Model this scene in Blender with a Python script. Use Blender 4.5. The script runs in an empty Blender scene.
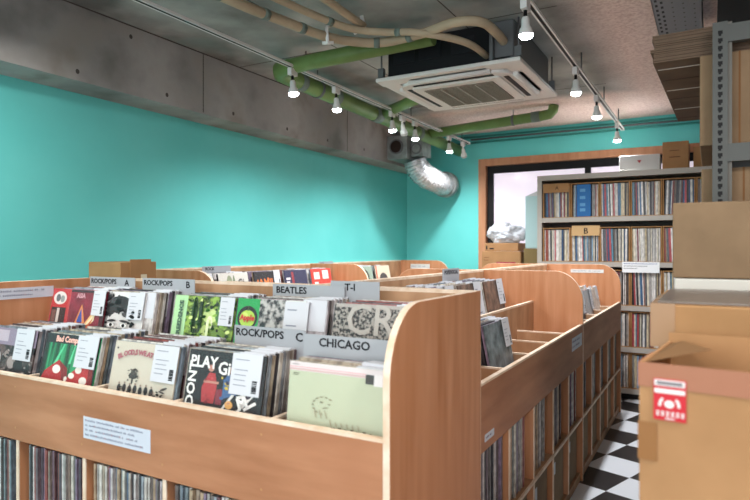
import bpy, bmesh, math, random
from mathutils import Vector, Matrix, noise
random.seed(7)
C = bpy.context.scene.collection
SC = bpy.context.scene
R = math.radians
PI = math.pi

# ------------------------------------------------------------------ camera
cam_d = bpy.data.cameras.new('camera'); cam = bpy.data.objects.new('camera', cam_d); C.objects.link(cam)
cam.location = (0, 0, 1.42); cam.rotation_euler = (R(90 - 0.14), 0, R(29.27))
cam_d.sensor_width = 36; cam_d.lens = 36 * 599.3 / 750; cam_d.clip_start = 0.02
cam_d.dof.use_dof = True; cam_d.dof.focus_distance = 3.0; cam_d.dof.aperture_fstop = 3.2
SC.camera = cam
# ------------------------------------------------------------------ world, light, exposure
w = bpy.data.worlds.new('world'); SC.world = w; w.use_nodes = True
w.node_tree.nodes['Background'].inputs[0].default_value = (0.86, 0.93, 1, 1)
w.node_tree.nodes['Background'].inputs[1].default_value = 1.0
def area(name, loc, rot, sx, sy, e, col):
    d = bpy.data.lights.new(name, 'AREA'); d.shape = 'RECTANGLE'; d.size = sx; d.size_y = sy; d.energy = e; d.color = col
    o = bpy.data.objects.new(name, d); C.objects.link(o); o.location = loc; o.rotation_euler = rot; return o
area('rear_fill_light', (-0.8, -3.3, 1.5), (R(90), 0, 0), 4.6, 2.0, 42, (0.95, 0.97, 1))  # unseen area light added behind the camera to fill the room
for x, y, e in [(-2.42, -1.2, 14), (-2.42, 1.2, 13), (-0.78, -1.2, 12), (-0.78, 0.4, 8), (-1.6, -1.9, 14), (0.75, 0.75, 22), (1.2, -0.6, 10)]:
    area('overhead_fill_light', (x, y, 2.5), (0, 0, 0), 0.3, 0.3, e, (1, 0.96, 0.92))  # overhead area lights added as fill, some of them off the tracks
SPOT_E = 52
SC.view_settings.view_transform = 'Standard'; SC.view_settings.look = 'None'
SC.view_settings.exposure = 0.68; SC.view_settings.gamma = 1; SC.view_settings.use_curve_mapping = False

# ------------------------------------------------------------------ materials
MATS = {}
def lin(h):
    v = [int(h[i:i+2], 16) / 255 for i in (0, 2, 4)]
    return tuple((c / 12.92 if c <= .04045 else ((c + .055) / 1.055) ** 2.4) for c in v) + (1,)
def newmat(name):
    m = bpy.data.materials.new(name); m.use_nodes = True
    return m, m.node_tree, m.node_tree.nodes['Principled BSDF']
def flat(h, rough=.6, metal=0, name=None):
    k = (h, rough, metal)
    if k not in MATS:
        m, t, b = newmat(name or 'paint_' + h); b.inputs['Base Color'].default_value = lin(h)
        b.inputs['Roughness'].default_value = rough; b.inputs['Metallic'].default_value = metal; b.inputs['Specular IOR Level'].default_value = .25; MATS[k] = m
    return MATS[k]
def noisy(name, h1, h2, scale=(4, 4, 4), nscale=3, rough=.6, detail=6, lo=.35, hi=.65, bump=0, h3=None, s3=None, metal=0):
    m, t, b = newmat(name); N = t.nodes; L = t.links
    tc = N.new('ShaderNodeTexCoord'); mp = N.new('ShaderNodeMapping'); mp.inputs['Scale'].default_value = scale
    n = N.new('ShaderNodeTexNoise'); n.inputs['Scale'].default_value = nscale; n.inputs['Detail'].default_value = detail
    r = N.new('ShaderNodeValToRGB'); r.color_ramp.elements[0].position = lo; r.color_ramp.elements[1].position = hi
    r.color_ramp.elements[0].color = lin(h1); r.color_ramp.elements[1].color = lin(h2)
    L.new(tc.outputs['Object'], mp.inputs[0]); L.new(mp.outputs[0], n.inputs['Vector']); L.new(n.outputs['Fac'], r.inputs[0])
    out = r.outputs[0]
    if h3:
        n2 = N.new('ShaderNodeTexNoise'); n2.inputs['Scale'].default_value = s3 or 1; n2.inputs['Detail'].default_value = 3
        L.new(tc.outputs['Object'], n2.inputs['Vector'])
        r2 = N.new('ShaderNodeValToRGB'); r2.color_ramp.elements[0].position = .5; r2.color_ramp.elements[1].position = .7
        L.new(n2.outputs['Fac'], r2.inputs[0])
        mx = N.new('ShaderNodeMixRGB'); mx.inputs[2].default_value = lin(h3)
        L.new(r2.outputs[0], mx.inputs[0]); L.new(out, mx.inputs[1]); out = mx.outputs[0]
    L.new(out, b.inputs['Base Color']); b.inputs['Specular IOR Level'].default_value = .25; b.inputs['Roughness'].default_value = max(rough, .2); b.inputs['Metallic'].default_value = metal
    if bump:
        bp = N.new('ShaderNodeBump'); bp.inputs['Strength'].default_value = bump; bp.inputs['Distance'].default_value = .01
        L.new(n.outputs['Fac'], bp.inputs['Height']); L.new(bp.outputs[0], b.inputs['Normal'])
    return m
WOOD = noisy('birch_plywood', 'B0764F', 'CB9470', (9, 9, .8), 2.0, .42, 5, .3, .72, 0, 'BC8159', 1.6)
WOODH = noisy('birch_plywood_horizontal', '9C6848', 'BA8462', (1.1, 6, 7), 2.2, .45, 5, .3, .72, 0, 'A87252', 1.8)
EDGE = noisy('raw_plywood_edge', 'D8BDA2', 'EAD6C2', (3, 3, 3), 6, .6)
WOODIN = noisy('plywood_inside', 'A07858', 'BE9674', (5, 5, 2), 2.0, .55)
CARD = noisy('cardboard', '9A754F', 'AA8159', (2, 2, 2), 3, .85)
CARD_D = noisy('cardboard_grey_brown', '7E6850', '8C745A', (2, 2, 2), 3, .85)
CARD_L = noisy('cardboard_light', '9E7650', 'AC825A', (2, 2, 2), 3, .8)
TAPE = flat('A06C52', .35, 0, 'parcel_tape')
TAPE_T = flat('9C7B5C', .25, 0, 'clear_tape')
WHITE = flat('E2E2E0', .5); STEEL = flat('565856', .5, .2, 'painted_steel'); BLACK = flat('141416', .6)
STEELD = flat('6B6E70', .5, .4, 'galvanised_steel')
PAPER = flat('CCCED4', .6, 0, 'white_paper'); INK = flat('4A4C58', .7, 0, 'grey_ink'); BLK = flat('17171B', .7, 0, 'black_marker')
TEAL = noisy('teal_paint', '64CAC6', '6CD0CC', (1, 1, 1), 2, .55)
CONC = noisy('board_marked_concrete', '6A6A68', 'BEBCBA', (1, 1, 1), 1.6, .8, 9, .3, .7, .15, '8E8A84', 3.2)
PVC = noisy('green_lagged_pipe', '647F48', '718E54', (2, 2, 2), 3, .4)
PVCT = flat('6C7A72', .5, 0, 'grey_pipe_tape')
BEIGE = noisy('beige_pipe_insulation', 'A89880', 'BAAA90', (2, 2, 2), 3, .6)
CARDMAT = flat('A2A5AA', .35, 0, 'frosted_divider_plastic')

def ceiling_mat():
    m, t, b = newmat('ceiling_concrete'); N = t.nodes; L = t.links
    tc = N.new('ShaderNodeTexCoord'); sp = N.new('ShaderNodeSeparateXYZ'); L.new(tc.outputs['Object'], sp.inputs[0])
    n = N.new('ShaderNodeTexNoise'); n.inputs['Scale'].default_value = 1.7; n.inputs['Detail'].default_value = 9
    L.new(tc.outputs['Object'], n.inputs['Vector'])
    r = N.new('ShaderNodeValToRGB'); e = r.color_ramp.elements; e[0].position = .3; e[0].color = lin('60625F'); e[1].position = .68; e[1].color = lin('BCBEBA')
    L.new(n.outputs['Fac'], r.inputs[0])
    # faint green-blue paint stains
    n3 = N.new('ShaderNodeTexNoise'); n3.inputs['Scale'].default_value = 2.3; L.new(tc.outputs['Object'], n3.inputs['Vector'])
    r3 = N.new('ShaderNodeValToRGB'); r3.color_ramp.elements[0].position = .56; r3.color_ramp.elements[1].position = .72
    r3.color_ramp.elements[1].color = (.45, .45, .45, 1); L.new(n3.outputs['Fac'], r3.inputs[0])
    mg = N.new('ShaderNodeMixRGB'); mg.inputs[2].default_value = lin('6A8682'); L.new(r3.outputs[0], mg.inputs[0]); L.new(r.outputs[0], mg.inputs[1])
    # sprayed insulation by shelving and window wall, pink tint of the light painted in
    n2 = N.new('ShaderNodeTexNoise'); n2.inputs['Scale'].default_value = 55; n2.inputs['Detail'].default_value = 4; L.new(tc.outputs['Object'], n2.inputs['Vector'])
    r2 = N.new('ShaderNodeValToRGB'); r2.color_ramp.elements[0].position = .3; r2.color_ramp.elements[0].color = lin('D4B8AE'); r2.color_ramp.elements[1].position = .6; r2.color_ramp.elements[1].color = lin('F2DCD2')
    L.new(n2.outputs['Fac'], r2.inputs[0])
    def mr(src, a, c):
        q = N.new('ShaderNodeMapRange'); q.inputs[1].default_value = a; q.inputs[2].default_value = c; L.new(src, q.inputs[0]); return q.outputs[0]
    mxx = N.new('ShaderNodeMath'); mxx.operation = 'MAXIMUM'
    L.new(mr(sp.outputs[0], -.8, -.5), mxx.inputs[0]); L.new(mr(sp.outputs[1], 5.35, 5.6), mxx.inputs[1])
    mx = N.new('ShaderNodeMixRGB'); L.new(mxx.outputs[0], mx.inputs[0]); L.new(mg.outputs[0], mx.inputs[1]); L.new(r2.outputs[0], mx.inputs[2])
    # shuttering joints
    L.new(mx.outputs[0], b.inputs['Base Color']); b.inputs['Roughness'].default_value = .85
    bp = N.new('ShaderNodeBump'); bp.inputs['Strength'].default_value = .25; bp.inputs['Distance'].default_value = .01; L.new(n2.outputs['Fac'], bp.inputs['Height']); L.new(bp.outputs[0], b.inputs['Normal'])
    return m
def floor_mat():
    m, t, b = newmat('checker_vinyl'); N = t.nodes; L = t.links
    tc = N.new('ShaderNodeTexCoord'); mp = N.new('ShaderNodeMapping'); mp.vector_type = 'TEXTURE'
    mp.inputs['Location'].default_value = (-.438, 4.002, 0); mp.inputs['Rotation'].default_value = (0, 0, R(-18.8)); mp.inputs['Scale'].default_value = (.3, .3, 1)
    L.new(tc.outputs['Object'], mp.inputs[0]); sp = N.new('ShaderNodeSeparateXYZ'); L.new(mp.outputs[0], sp.inputs[0])
    fs = []
    for i in (0, 1):
        f = N.new('ShaderNodeMath'); f.operation = 'FLOOR'; L.new(sp.outputs[i], f.inputs[0]); fs.append(f)
    a = N.new('ShaderNodeMath'); a.operation = 'ADD'; L.new(fs[0].outputs[0], a.inputs[0]); L.new(fs[1].outputs[0], a.inputs[1])
    q = N.new('ShaderNodeMath'); q.operation = 'PINGPONG'; q.inputs[1].default_value = 1; L.new(a.outputs[0], q.inputs[0])
    mx = N.new('ShaderNodeMixRGB'); mx.inputs[1].default_value = lin('18171A'); mx.inputs[2].default_value = lin('D8DCE2'); L.new(q.outputs[0], mx.inputs[0])
    L.new(mx.outputs[0], b.inputs['Base Color']); b.inputs['Roughness'].default_value = .3
    return m
def spine_mat(vivid=False):
    # every sleeve takes one of many spine colours
    m, t, b = newmat('record_sleeves'); N = t.nodes; L = t.links
    g = N.new('ShaderNodeNewGeometry'); oi = N.new('ShaderNodeObjectInfo')
    a = N.new('ShaderNodeMath'); a.operation = 'ADD'; L.new(g.outputs['Random Per Island'], a.inputs[0]); L.new(oi.outputs['Random'], a.inputs[1])
    f = N.new('ShaderNodeMath'); f.operation = 'FRACT'; L.new(a.outputs[0], f.inputs[0])
    r = N.new('ShaderNodeValToRGB'); r.color_ramp.interpolation = 'CONSTANT'
    cols = ['C9C5BE', '8C8076', 'D8D2C6', '3E3A40', '6E4F52', 'A79A8A', '5C6E86', 'B8AFA6', '3A3A40', '8A5A54', 'D9D6D2', '6F6A68', '9DA6AE', 'B09A80', '7A8894', 'E0DCD4', '77686E', 'A3A09C', '503C3A', 'C2B49E', '7F8C90', 'B7B0B4', '96524E', '5F5A62', 'CFCAC8', '8A7A90']
    if vivid: cols = ['E6E2DC', '2E3238', 'C8C2B8', '7E3A44', 'EFEBE6', '3E6A94', '8C8A88', 'D8C8A8', '44484E', 'B84A52', 'F0EEEA', '5A8AA0', '6A5A50', 'DCD8D0', '26282C', 'B8A888', '7A9CB8', 'E8E4E0', '9A4A3A', '5C5F66', 'D0CCC8', '2C4A70', 'A8A4A0', 'E4DCC8']
    while len(r.color_ramp.elements) < len(cols): r.color_ramp.elements.new(.5)
    for i, c in enumerate(cols):
        r.color_ramp.elements[i].position = i / len(cols)
    for i, c in enumerate(cols): r.color_ramp.elements[i].color = lin(c)
    L.new(f.outputs[0], r.inputs[0])
    tc = N.new('ShaderNodeTexCoord'); mp = N.new('ShaderNodeMapping'); mp.inputs['Scale'].default_value = (30, 30, 14)
    L.new(tc.outputs['Object'], mp.inputs[0]); n = N.new('ShaderNodeTexNoise'); n.inputs['Scale'].default_value = 2; L.new(mp.outputs[0], n.inputs['Vector'])
    rr = N.new('ShaderNodeValToRGB'); rr.color_ramp.elements[0].position = .38; rr.color_ramp.elements[1].position = .6
    rr.color_ramp.elements[0].color = (.7, .7, .7, 1) if vivid else (.55, .52, .52, 1); L.new(n.outputs['Fac'], rr.inputs[0])
    mx = N.new('ShaderNodeMixRGB'); mx.blend_type = 'MULTIPLY'; mx.inputs[0].default_value = 1; L.new(r.outputs[0], mx.inputs[1]); L.new(rr.outputs[0], mx.inputs[2])
    L.new(mx.outputs[0], b.inputs['Base Color']); b.inputs['Roughness'].default_value = .35
    return m
def clear_mat(name, col, fac, rough=.08):
    m = bpy.data.materials.new(name); m.use_nodes = True; t = m.node_tree; N = t.nodes; N.clear()
    o = N.new('ShaderNodeOutputMaterial'); tr = N.new('ShaderNodeBsdfTransparent'); g = N.new('ShaderNodeBsdfPrincipled'); mx = N.new('ShaderNodeMixShader')
    g.inputs['Base Color'].default_value = lin(col); g.inputs['Roughness'].default_value = rough; mx.inputs[0].default_value = fac
    t.links.new(tr.outputs[0], mx.inputs[1]); t.links.new(g.outputs[0], mx.inputs[2]); t.links.new(mx.outputs[0], o.inputs[0]); return m
SPINE = spine_mat(); RSPINE = spine_mat(True)
CLEAR = clear_mat('clear_sleeve', 'F4F6FA', .045, .12)
def emit(name, col, s, rough=.2):
    m, t, b = newmat(name); b.inputs['Base Color'].default_value = lin(col); b.inputs['Emission Color'].default_value = lin(col)
    b.inputs['Emission Strength'].default_value = s; b.inputs['Roughness'].default_value = rough; return m
LAMP = emit('lit_lamp', 'F4FAFF', 30)
PANE = emit('lit_frosted_glass', 'DCD2DE', .5, .12)

# ------------------------------------------------------------------ mesh helpers
class MB:
    def __init__(s): s.v = []; s.f = []; s.m = []; s.mats = []; s.smooth = []
    def mi(s, mat):
        if mat not in s.mats: s.mats.append(mat)
        return s.mats.index(mat)
    def add(s, vs, fs, mat, M=None, smooth=False):
        o = len(s.v); i = s.mi(mat)
        for v in vs: s.v.append(tuple(M @ Vector(v)) if M else tuple(v))
        for f in fs: s.f.append([o + k for k in f]); s.m.append(i); s.smooth.append(smooth)
        return s
    def box(s, x0, x1, y0, y1, z0, z1, mat, M=None):
        if x0 > x1: x0, x1 = x1, x0
        if y0 > y1: y0, y1 = y1, y0
        if z0 > z1: z0, z1 = z1, z0
        vs = [(x0,y0,z0),(x1,y0,z0),(x1,y1,z0),(x0,y1,z0),(x0,y0,z1),(x1,y0,z1),(x1,y1,z1),(x0,y1,z1)]
        return s.add(vs, [(0,3,2,1),(4,5,6,7),(0,1,5,4),(1,2,6,5),(2,3,7,6),(3,0,4,7)], mat, M)
    def prism(s, pts, a0, a1, mat, emat=None, axis='x', M=None):
        # pts outline; extruded along axis
        def P(p, a):
            return (a, p[0], p[1]) if axis == 'x' else ((p[0], a, p[1]) if axis == 'y' else (p[0], p[1], a))
        n = len(pts); vs = [P(p, a0) for p in pts] + [P(p, a1) for p in pts]
        s.add(vs, [tuple(range(n))[::-1], tuple(range(n, 2*n))], mat, M)
        s.add(vs, [(i, (i+1) % n, n + (i+1) % n, n + i) for i in range(n)], emat or mat, M)
        return s
    def tube(s, pts, r, mat, n=14, cap=True, rs=None):
        pts = [Vector(p) for p in pts]; rings = []; up = None
        for i, p in enumerate(pts):
            d = (pts[min(i+1, len(pts)-1)] - pts[max(i-1, 0)]).normalized()
            if up is None:
                up = Vector((0, 0, 1)) if abs(d.z) < .9 else Vector((1, 0, 0))
            a = (up - d * up.dot(d)).normalized(); b = d.cross(a); up = a
            rr = rs[i] if rs else r
            rings.append([p + (a * math.cos(2*PI*k/n) + b * math.sin(2*PI*k/n)) * rr for k in range(n)])
        vs = [v for q in rings for v in q]; fs = []
        for i in range(len(rings)-1):
            for k in range(n): fs.append((i*n+k, i*n+(k+1) % n, (i+1)*n+(k+1) % n, (i+1)*n+k))
        s.add(vs, fs, mat, smooth=True)
        if cap: s.add(rings[0], [tuple(range(n))[::-1]], mat); s.add(rings[-1], [tuple(range(n))], mat)
        return s
    def build(s, name, parent=None, loc=None, rot=None, kind=None, bevel=0):
        me = bpy.data.meshes.new(name); me.from_pydata(s.v, [], s.f)
        for m in s.mats: me.materials.append(m)
        for i, p in enumerate(me.polygons): p.material_index = s.m[i]; p.use_smooth = s.smooth[i]
        bm = bmesh.new(); bm.from_mesh(me); bmesh.ops.remove_doubles(bm, verts=bm.verts, dist=1e-6)
        bmesh.ops.recalc_face_normals(bm, faces=bm.faces); bm.to_mesh(me); bm.free()
        o = bpy.data.objects.new(name, me); C.objects.link(o)
        if parent: o.parent = parent
        if loc: o.location = loc
        if rot: o.rotation_euler = rot
        if kind: o['kind'] = kind
        if bevel:
            b = o.modifiers.new('b', 'BEVEL'); b.width = bevel; b.segments = 2; b.limit_method = 'ANGLE'
        return o
def tag(o, label, cat, group=None, kind=None):
    o['label'] = label; o['category'] = cat
    if group: o['group'] = group
    if kind: o['kind'] = kind
    return o
def thing(name, label, cat, loc=(0,0,0), rz=0, group=None):
    o = bpy.data.objects.new(name, None); C.objects.link(o); o.location = loc; o.rotation_euler = (0, 0, rz); o.empty_display_size = .1
    return tag(o, label, cat, group)
def dup(o, loc=None, rz=None, label=None, group=None, rot=None):
    c = o.copy(); C.objects.link(c)
    if loc is not None: c.location = loc
    if rz is not None: c.rotation_euler = (0, 0, rz)
    if rot is not None: c.rotation_euler = rot
    if label: c['label'] = label
    if group: c['group'] = group
    for ch in list(o.children):
        d = ch.copy(); C.objects.link(d); d.parent = c
        for g in ch.children:
            e = g.copy(); C.objects.link(e); e.parent = d
    return c
TXT = {}
def text_mesh(s, size, mat, bold=.0):
    cu = bpy.data.curves.new('txt', 'FONT'); cu.body = s; cu.size = size; cu.offset = bold; cu.resolution_u = 2
    cu.extrude = .0002; cu.materials.append(mat)
    o = bpy.data.objects.new('txt', cu); C.objects.link(o); bpy.context.view_layer.update()
    me = bpy.data.meshes.new_from_object(o.evaluated_get(bpy.context.evaluated_depsgraph_get()))
    bpy.data.objects.remove(o); bpy.data.curves.remove(cu); return me
def lettering(s, size, mat, parent, loc, rot=(PI/2, 0, 0), sx=1, bold=0, name='lettering'):
    o = bpy.data.objects.new(name, text_mesh(s, size, mat, bold)); C.objects.link(o); o.parent = parent
    o.location = loc; o.rotation_euler = rot; o.scale = (sx, 1, 1); return o

# ------------------------------------------------------------------ room
X0, X1, YB, YF, ZC = -3.31, 2.3, 6.72, -3.5, 2.77
MB().box(X0-.2, X1+.2, YF, YB+.2, -.1, 0, floor_mat()).build('floor', kind='structure')
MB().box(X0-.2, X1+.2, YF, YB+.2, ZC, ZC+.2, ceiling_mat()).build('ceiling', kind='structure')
MB().box(X0-.2, X0, YF, YB, 0, ZC, TEAL).build('wall_left', kind='structure')
MB().box(X1, X1+.2, YF, YB, 0, ZC, flat('8A7E72', .8)).build('wall_right', kind='structure')
wx0, wx1, wz0, wz1 = -2.37, .9, 1.0, 2.46
b = MB(); b.box(X0-.2, wx0, YB, YB+.2, 0, ZC, TEAL); b.box(wx0, wx1, YB, YB+.2, wz1, ZC, TEAL); b.box(wx0, wx1, YB, YB+.2, 0, wz0, TEAL)
b.box(wx1, X1+.2, YB, YB+.2, 0, ZC, TEAL); b.build('wall_back', kind='structure')
# concrete beam along the left wall with tie holes and a joint
BX = -3.06
b = MB(); b.box(X0, BX, YF, YB, 2.35, ZC, CONC); b.build('trim_1', kind='structure')
b = MB()
HOLE = flat('4C4845', .9, 0, 'tie_hole')
for y, z in [(2.09, 2.40), (2.715, 2.41), (3.33, 2.41), (3.97, 2.41), (4.57, 2.41), (5.23, 2.42), (2.44, 2.70), (1.45, 2.40)]:
    vs = [(BX + .002, y + .012*math.cos(a*PI/6), z + .014*math.sin(a*PI/6)) for a in range(12)]
    b.add(vs, [tuple(range(12))], HOLE)
for y in (3.03, 4.91, 1.15): b.box(BX, BX + .0015, y, y + .006, 2.36, ZC, HOLE)
b.box(BX, BX + .002, YF, YB, 2.762, ZC, HOLE)
b.build('trim_2', kind='structure')
# shuttering joints on the ceiling
b = MB()
for x in (-2.2, -1.3): b.box(x, x + .006, YF, 5.35, ZC - .0015, ZC, HOLE)
for y in (1.6, 3.4, 5.2): b.box(BX, -.75, y, y + .006, ZC - .0015, ZC, HOLE)
b.build('trim_3', kind='structure')
# window
FR = noisy('window_wood', 'B07B5A', 'C08C69', (8, 8, 1), 2, .5)
win = bpy.data.objects.new('window_1', None); C.objects.link(win); win['kind'] = 'structure'; win.location = (0, 0, 0)
b = MB(); t = .085
b.box(wx0, wx0+t, YB-.02, YB+.16, wz0, wz1, FR); b.box(wx1-t, wx1, YB-.02, YB+.16, wz0, wz1, FR)
b.box(wx0+t, wx1-t, YB-.02, YB+.16, wz1-.08, wz1, FR); b.box(wx0+t, wx1-t, YB-.02, YB+.16, wz0, wz0+.06, FR); b.build('window_casing', win)
b = MB(); ix0, ix1, iz0, iz1 = wx0+t, wx1-t, wz0+.06, wz1-.08
b.box(ix0, ix0+.07, YB+.05, YB+.12, iz0, iz1, BLACK); b.box(ix1-.07, ix1, YB+.05, YB+.12, iz0, iz1, BLACK)
b.box(ix0+.07, ix1-.07, YB+.05, YB+.12, iz1-.085, iz1, BLACK); b.box(ix0+.07, ix1-.07, YB+.05, YB+.12, iz0, iz0+.07, BLACK)
b.box(-1.19, -1.13, YB+.04, YB+.12, iz0+.07, iz1-.085, BLACK); b.build('window_frame', win)
MB().box(ix0+.07, -1.19, YB+.08, YB+.09, iz0+.07, iz1-.085, PANE).build('window_pane', win)
MB().box(-1.13, ix1-.07, YB+.08, YB+.09, iz0+.07, iz1-.085, PANE).build('window_pane', win)
# conduits along the window wall under the ceiling
CT = flat('3C8F86', .5, 0, 'teal_painted_pipe')
for i, (z, x0_) in enumerate([(2.725, -2.6), (2.655, -2.75), (2.69, -2.45)]):
    o = MB().tube([(x0_, YB-.03-.012*i, z), (1.5, YB-.03-.012*i, z)], .011, CT if i < 2 else STEELD, 8).build('conduit')
    tag(o, ['topmost teal conduit along the window wall, close under the ceiling', 'lowest teal conduit along the window wall', 'middle grey steel conduit along the window wall, between two teal ones'][i], 'pipe')
# ------------------------------------------------------------------ record fixtures
L5 = 1.895
def side_pts():
    p = [(0, 0), (0, 1.09)]
    for k in range(1, 12):
        a = k / 12 * PI / 2; p.append((.17 - .17*math.cos(a), 1.09 + .19*math.sin(a)))
    return p + [(.17, 1.28), (.65, 1.28), (.65, 0)]
def fixture(label, loc, rz, L=L5, n=5, left=True, right=True, detail=True):
    t = thing('record_bin', label, 'record rack', loc, rz); T = .02
    xs = [T/2 + (L - T) * k / n for k in range(n+1)]
    a, e = (T if left else 0), (L - T if right else L)
    if left: MB().prism(side_pts(), 0, T, WOOD, EDGE).build('side_panel', t, bevel=.002)
    if right: MB().prism(side_pts(), L-T, L, WOOD, EDGE).build('side_panel', t, bevel=.002)
    b = MB(); b.box(a, e, .001, .019, .72, .95, WOODH); b.box(a, e, .001, .019, .95, .959, EDGE); b.build('front_panel', t)
    b = MB(); b.box(a, e, .30, .318, .80, 1.08, WOODIN); b.box(a, e, .30, .318, 1.08, 1.09, EDGE); b.build('step_panel', t)
    b = MB(); b.box(a, e, .63, .649, .02, 1.268, WOODIN); b.box(a, e, .63, .649, 1.268, 1.28, EDGE); b.build('back_panel', t)
    MB().box(a, e, .019, .30, .785, .80, WOODIN).build('bin_floor', t)
    MB().box(a, e, .318, .63, .91, .93, WOODIN).build('bin_floor', t)
    b = MB(); b.box(a, e, .012, .63, .372, .388, WOODIN); b.box(a, e, .004, .012, .372, .388, EDGE); b.build('middle_shelf', t)
    b = MB(); b.box(a, e, .03, .63, 0, .05, WOODIN); b.box(a, e, .015, .03, 0, .05, WOODIN); b.build('base_shelf', t)
    for x in xs[1:-1]:
        b = MB(); b.box(x-.008, x+.008, .019, .30, .80, .94, WOODIN); b.box(x-.008, x+.008, .019, .30, .94, .947, EDGE); b.build('divider', t)
        b = MB(); b.box(x-.008, x+.008, .318, .63, .93, 1.06, WOODIN); b.box(x-.008, x+.008, .318, .63, 1.06, 1.067, EDGE); b.build('divider', t)
        b = MB(); b.box(x-.008, x+.008, .012, .63, .388, .785, WOOD); b.box(x-.008, x+.008, .008, .012, .388, .72, EDGE); b.build('upright', t)
        b = MB(); b.box(x-.008, x+.008, .012, .63, .05, .372, WOOD); b.box(x-.008, x+.008, .008, .012, .05, .372, EDGE); b.build('upright', t)
    # screw heads on the front panel
    b = MB(); SCR = flat('B9895F', .4, .3, 'screw_head')
    for x in xs[1:-1]:
        for z in (.765, .915):
            b.add([(x + .004*math.cos(k*PI/4), 0, z + .004*math.sin(k*PI/4)) for k in range(8)], [tuple(range(8))], SCR)
    b.build('screw_heads', t)
    return t, xs
FA, xs = fixture('plywood record bin in the foreground, its front rail running across the bottom left', (-2.615, 1.268, 0), 0, L=1.945)
FB, _ = fixture('plywood record bin along the aisle, behind the large foreground end panel, with empty front slots', (-.68, 1.93, 0), PI/2)
FB2, _ = fixture('farthest plywood record bin along the aisle, just before the grey steel rack', (-.68, 3.825, 0), PI/2, L=1.76, left=False)
FC, _ = fixture('plywood record bin back to back with the aisle bin, facing the teal wall', (-1.985, 3.825, 0), -PI/2)
FC2, _ = fixture('plywood record bin back to back with the farthest aisle bin, facing the teal wall', (-1.985, 5.585, 0), -PI/2, L=1.76, right=False)
FD, _ = fixture('plywood record bin against the left teal wall, behind the cardboard box', (-2.66, 2.75, 0), PI/2)
FD2, _ = fixture('farther plywood record bin against the left teal wall, ending at the room corner', (-2.66, 4.645, 0), PI/2, left=False)

def sign(parent, x0, x1, z0, z1, y, rows, seed=1, face=-1, rx=(PI/2), fill='C8CDD8', marks='7B7F96'):
    # printed notice on a panel facing local -y; rows of small characters
    rnd = random.Random(seed); b = MB(); b.box(x0, x1, y-.0015, y, z0, z1, flat(fill, .5)); s = b.build('label_sign', parent)
    b = MB(); mt = [flat(marks, .7), flat('A0707C', .7)]; h = (z1-z0) / (rows + .6)
    for r in range(rows):
        z = z1 - h * (r + .85); x = x0 + .01
        end = x1 - .01 - rnd.random() * (x1-x0) * .3
        while x < end:
            wd = h * .42
            if rnd.random() > .12:
                m = mt[0] if rnd.random() > .15 else mt[1]
                b.box(x, x + wd*.8, y-.0022, y-.0016, z, z + h*.09, m); b.box(x + wd*.3, x + wd*.45, y-.0022, y-.0016, z - h*.12, z + h*.3, m)
                if rnd.random() > .4: b.box(x, x + wd*.7, y-.0022, y-.0016, z + h*.22, z + h*.3, m)
            x += wd
    b.build('lettering', s); return s
sign(FA, .789, 1.113, .789, .861, .001, 4, 3)
sign(FB, 1.55, 1.84, .838, .912, .001, 2, 5)
sign(FB, .06, .16, .75, .775, .001, 1, 5)
# strip on the inner face of the left end panel
def sign_side(parent, x, y0, y1, z0, z1, seed, rows=2):
    s = sign(parent, y0, y1, z0, z1, 0, rows, seed); s.location = (x, 0, 0); s.rotation_euler = (0, 0, PI/2); return s
sign_side(FA, .021, .03, .385, 1.205, 1.252, 8)
# facing towards the camera (local -x) on the far end panels
def sign_far(parent, x, y0, y1, z0, z1, seed, rows=1):
    s = sign(parent, 0, y1-y0, z0, z1, 0, rows, seed, fill='D4D4D0'); s.location = (x, y1, 0); s.rotation_euler = (0, 0, -PI/2); return s
sign_far(FB2, 1.739, .14, .42, 1.205, 1.235, 4)
sign_far(FD2, L5-.021, .25, .5, 1.18, 1.235, 5)

# ------------------------------------------------------------------ records
W = .308
def rec_mesh(th, slip=True, nm='sleeve_stock'):
    b = MB(); b.box(-W/2, W/2, 0, th, 0, W, SPINE)
    if slip: b.box(W/2-.10, W/2-.005, -.0012, th+.0004, W-.10, W+.004, PAPER)
    o = b.build(nm); me = o.data; bpy.data.objects.remove(o); return me
def spine_mesh(th):
    b = MB(); b.box(-th/2, th/2, 0, W, 0, W, SPINE); o = b.build('x'); me = o.data; bpy.data.objects.remove(o); return me
STK = [rec_mesh(t) for t in (.011, .013, .009)] + [rec_mesh(.012, False)]
SPN = [spine_mesh(t) for t in (.008, .010, .013, .006)]
NREC = 0; STUFF = False; sb = MB()
def put(fx, lx, ly, lz, me, tilt, label, group, name='vinyl_record', lean=0):
    global NREC
    if STUFF:
        M = Matrix.Translation(fx.location) @ Matrix.Rotation(fx.rotation_euler.z, 4, 'Z') @ Matrix.Translation((lx, ly, lz)) @ Matrix.Rotation(-tilt, 4, 'X')
        for p in me.polygons: sb.add([me.vertices[i].co for i in p.vertices], [tuple(range(len(p.vertices)))], me.materials[p.material_index], M)
        return
    NREC += 1
    o = bpy.data.objects.new(name, me); C.objects.link(o)
    M = Matrix.Translation(fx.location) @ Matrix.Rotation(fx.rotation_euler.z, 4, 'Z')
    o.location = M @ Vector((lx, ly, lz)); o.rotation_euler = (-tilt, lean, fx.rotation_euler.z)
    return tag(o, label, 'record', group)
def R_(u0, u1, v0, v1): return [(u0, v0), (u1, v0), (u1, v1), (u0, v1)]
def scat(n, cols, u0, u1, v0, v1, sz, seed=1):
    r = random.Random(seed); out = []
    for _ in range(n):
        a = r.uniform(.4, 1) * sz; out.append((r.choice(cols), E_(r.uniform(u0, u1), r.uniform(v0, v1), a, a*r.uniform(.3, .9), 8, r.uniform(0, 3))))
    return out
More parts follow.
